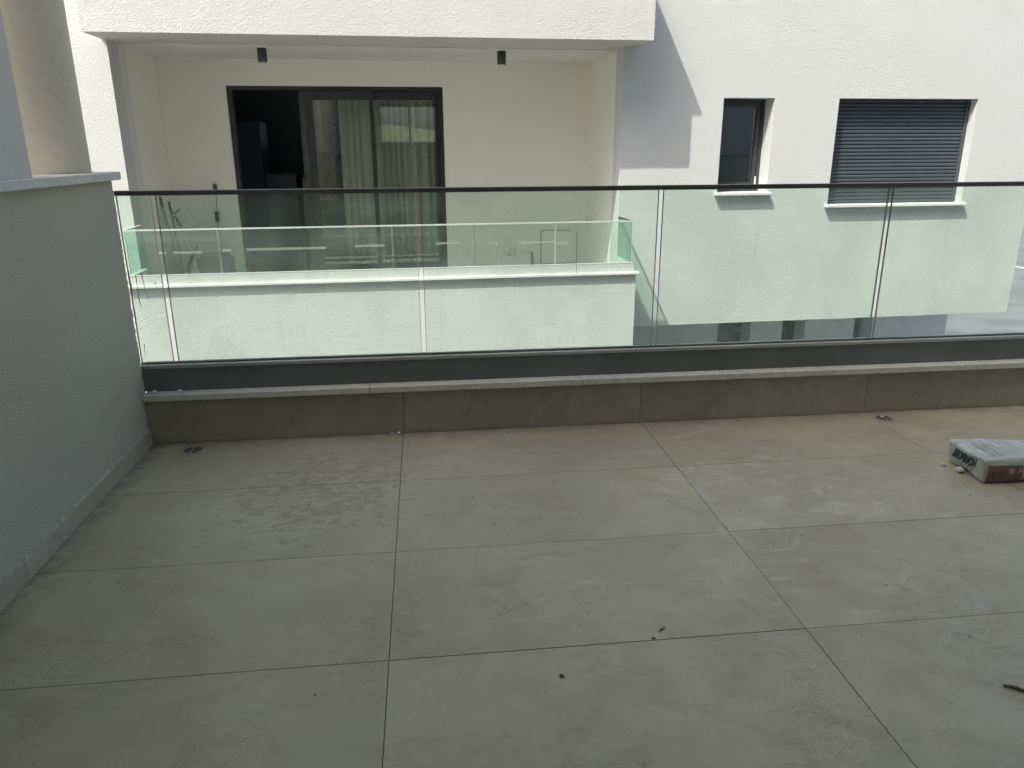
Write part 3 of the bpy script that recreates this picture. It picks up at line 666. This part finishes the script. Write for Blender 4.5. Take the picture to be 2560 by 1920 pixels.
# end face: normal -X ; text reads upside down
lean = Matrix.Translation((-.0165, .124, .070)) @ Matrix.Rotation(R(9), 4, 'Y') @ Matrix(((0, 0, -1, 0), (1, 0, 0, 0), (0, -1, 0, 0), (0, 0, 0, 1)))
tb = text_bm('CALCIT', .050, .003, .0018); bmesh.ops.scale(tb, vec=(.80, 1.0, 1), verts=tb.verts[:])
bmx = [v.co.copy() for v in tb.verts]
on_sack(tb, 'lettering', M['ink'], lean)
fr_ = bmesh.new()
for x0, x1, y0, y1 in ((-.082, .078, -.0235, -.0215), (-.082, -.080, -.0235, .010)): box(fr_, x0, x1, y0, y1, -.0012, .0012)
tube(fr_, (-.081, .010, 0), (-.055, .046, 0), .0012, seg=5); tube(fr_, (-.042, .020, 0), (-.050, .050, 0), .001, seg=5)
on_sack(fr_, 'print_frame', M['ink'], lean)
fl = Matrix.Translation((.095, -.0125, .045)) @ Matrix.Rotation(R(90), 4, 'X')
db = bmesh.new(); tube(db, (0, 0, -.001), (0, 0, .002), .012, seg=20); on_sack(db, 'round_mark', M['pale_print'], Matrix.Translation((.105, -.0135, .058)) @ Matrix.Rotation(R(90), 4, 'X'))
tb = text_bm('R', .030, .001); on_sack(tb, 'letter_mark', M['pale_print'], Matrix.Translation((.140, -.0135, .058)) @ Matrix.Rotation(R(180), 4, 'Y') @ Matrix.Rotation(R(90), 4, 'X') @ Matrix.Rotation(R(180), 4, 'Y') @ Matrix.Rotation(R(180), 4, 'Z'))
tb = text_bm('LD', .016, .001); on_sack(tb, 'letter_mark', M['ink'], Matrix.Translation((.026, -.0125, .045)) @ Matrix.Rotation(R(90), 4, 'X') @ Matrix.Rotation(R(90), 4, 'Z'))
# rows of small print on the top face
pb = bmesh.new()
for k in range(19):
    x = .045+k*.019 + random.uniform(-.003, .003)
    y0_ = random.uniform(.02, .05); y1_ = random.uniform(.13, .20)
    yv_ = y0_
    while yv_ < y1_:
        s = random.uniform(.006, .02); box(pb, x, x+random.uniform(.0015, .004), yv_, yv_+s, .1060-.012*min(1, max(0, (x-.13)/.25)), .1104-.012*min(1, max(0, (x-.13)/.25))); yv_ += s+random.uniform(.002, .008)
on_sack(pb, 'small_print', M['faint_print'], Matrix.Identity(4))
# loose paper flap under the sack
bm = bmesh.new(); prev = None
for i in range(21):
    x = 2.39+.20*i/20; row = [bm.verts.new((x, 2.600-.03*(i/20)-.02*k*min(1, i/6)+.003*mnoise.noise(Vector((x*30, k, 0))), .004+.010*(1-k/2)*(i/20)+.003*abs(mnoise.noise(Vector((x*22, k*3, 4)))))) for k in range(3)]
    if prev:
        for k in range(2): bm.faces.new((prev[k], row[k], row[k+1], prev[k+1]))
    prev = row
bmesh.ops.solidify(bm, geom=bm.faces[:], thickness=.0015)
obj('paper_flap', bm, M['crumb'], None, base=(2.48, 2.59, 0), label='torn paper flap sticking out from under the front of the sack', cat='paper')

# ------------------------------------------------------------------ crumbs, twigs, leaves
def lump(r_, seed, sub=2):
    bm = bmesh.new(); bmesh.ops.create_icosphere(bm, subdivisions=sub, radius=r_)
    for v in bm.verts: v.co *= 1 + .45*mnoise.noise(v.co*(1.6/r_)*.6 + Vector((seed*3.1, 0, 0))); v.co.z *= .7
    return bm
def drop(name, bm, mat, x, yy, z, label, cat, group=None, rot=0):
    mn = min(v.co.z for v in bm.verts); bm.transform(Matrix.Translation((x, yy, z-mn)) @ Matrix.Rotation(rot, 4, 'Z'))
    return obj(name, bm, mat, None, base=(x, yy, z), label=label, cat=cat, group=group)
drop('plaster_lump', lump(.017, 1), M['crumb'], 2.272, 2.775, .0, 'white plaster lump on the floor at the left foot of the sack', 'lump')
drop('plaster_lump', lump(.010, 2), M['crumb'], 2.250, 2.845, .0, 'small white plaster lump behind the left end of the sack', 'lump')
drop('plaster_crumb', lump(.011, 3), M['crumb'], -1.300, 3.565, ZL, 'white crumb on the marble ledge right in the corner by the dividing wall', 'crumb')
drop('plaster_crumb', lump(.010, 4), M['crumb'], -1.185, 3.563, ZL, 'white crumb on the marble ledge, second from the dividing wall', 'crumb')
drop('plaster_crumb', lump(.006, 9), M['crumb'], -1.172, 3.545, ZL, 'tiny crumb on the ledge just in front of the second white crumb', 'crumb')
drop('plaster_crumb', lump(.006, 5), M['crumb'], -1.225, 3.512, .0, 'white crumb on the floor in the dark corner left of the drain', 'crumb')
drop('plaster_crumb', lump(.008, 6), M['crumb'], 2.335, 3.458, .003, 'white crumb lying on the right floor drain', 'crumb')
drop('plaster_crumb', lump(.009, 7), M['crumb'], -.20, 3.535, .0, 'left crumb of the pair at the foot of the kerb near its first joint', 'crumb')
drop('plaster_crumb', lump(.010, 8), M['crumb'], -.165, 3.538, .0, 'right crumb of the pair at the foot of the kerb near its first joint', 'crumb')
def twig(x, yy, rot, L_, r_, label):
    bm = bmesh.new(); chain(bm, [(-L_/2, 0, r_), (-L_/6, .003, r_*1.3), (L_/5, -.002, r_), (L_/2, .004, r_*.8)], [r_*.7, r_, r_*.9, r_*.4], 6); tube(bm, (0, 0, r_), (L_*.2, L_*.14, r_*1.8), r_*.5, r_*.2, 5)
    drop('twig', bm, M['twig'], x, yy, .0005, label, 'twig', None, rot)
twig(.650, 1.838, .75, .034, .0022, 'short dark twig lying above the tile joint right of the middle of the floor')
twig(1.500, 1.470, -.62, .085, .0045, 'thick brown twig at the right edge of the floor')
twig(.613, 1.800, .2, .012, .0025, 'bit of bark on the tile joint just left below the short twig')
bm = bmesh.new(); vs_ = [bm.verts.new(p) for p in ((-.008, -.006, .001), (.009, -.004, .003), (.004, .010, .001), (-.004, .007, .005))]; bm.faces.new(vs_); bmesh.ops.solidify(bm, geom=bm.faces[:], thickness=.0008)
drop('leaf_scrap', bm, M['deadleaf'], .320, 1.671, .0006, 'reddish brown leaf scrap alone on the floor below the middle joint', 'leaf')
bm = bmesh.new()
for k in range(300):
    x = random.uniform(XW+.02, 3.4); yy = random.uniform(.7, 3.53)
    if random.random() < .35: x = random.gauss(-.2, .5); yy = random.gauss(2.7, .4)
    if not (XW+.02 < x < 3.4 and .6 < yy < 3.54): continue
    s = random.uniform(.0007, .0018)*(1.5 if random.random() < .08 else 1); e = random.uniform(1, 2.6); t2 = random.uniform(0, 3.14)
    q4 = [(-s*e, -s), (s*e, -s*.6), (s*e*.7, s), (-s*e*.6, s*.8)]; c2, s2 = math.cos(t2), math.sin(t2)
    lo = [bm.verts.new((x+p[0]*c2-p[1]*s2, yy+p[0]*s2+p[1]*c2, .0005)) for p in q4]; tp = bm.verts.new((x, yy, .0005+s*1.3))
    for i in range(4): bm.faces.new((lo[i], lo[(i+1) % 4], tp))
o = obj('floor_grit', bm, [M['grit'], M['crumb']], kind='stuff', label='scattered grit and tiny plaster crumbs over the terrace tiles', cat='debris')
for p in o.data.polygons: p.material_index = 1 if (p.index//4) % 4 == 0 else 0
bm = bmesh.new()
for k in range(90):
    an = random.uniform(-.5, 2.6); d_ = abs(random.gauss(0, .05)); x = 2.30-random.uniform(-.05, .12)*1; yy = 2.62+random.uniform(-.05, .25)
    s = random.uniform(.001, .004); t_ = lump(s, k, 1); t_.transform(Matrix.Translation((x-.02, yy-.04, s*.6))); me = bpy.data.meshes.new('t'); t_.to_mesh(me); t_.free(); bm.from_mesh(me); bpy.data.meshes.remove(me)
obj('spilled_plaster', bm, M['crumb'], kind='stuff', label='white plaster crumbs spilled round the left end of the sack', cat='debris')

scn.render.engine = 'CYCLES'
scn.cycles.max_bounces = 14; scn.cycles.transparent_max_bounces = 24; scn.cycles.diffuse_bounces = 6
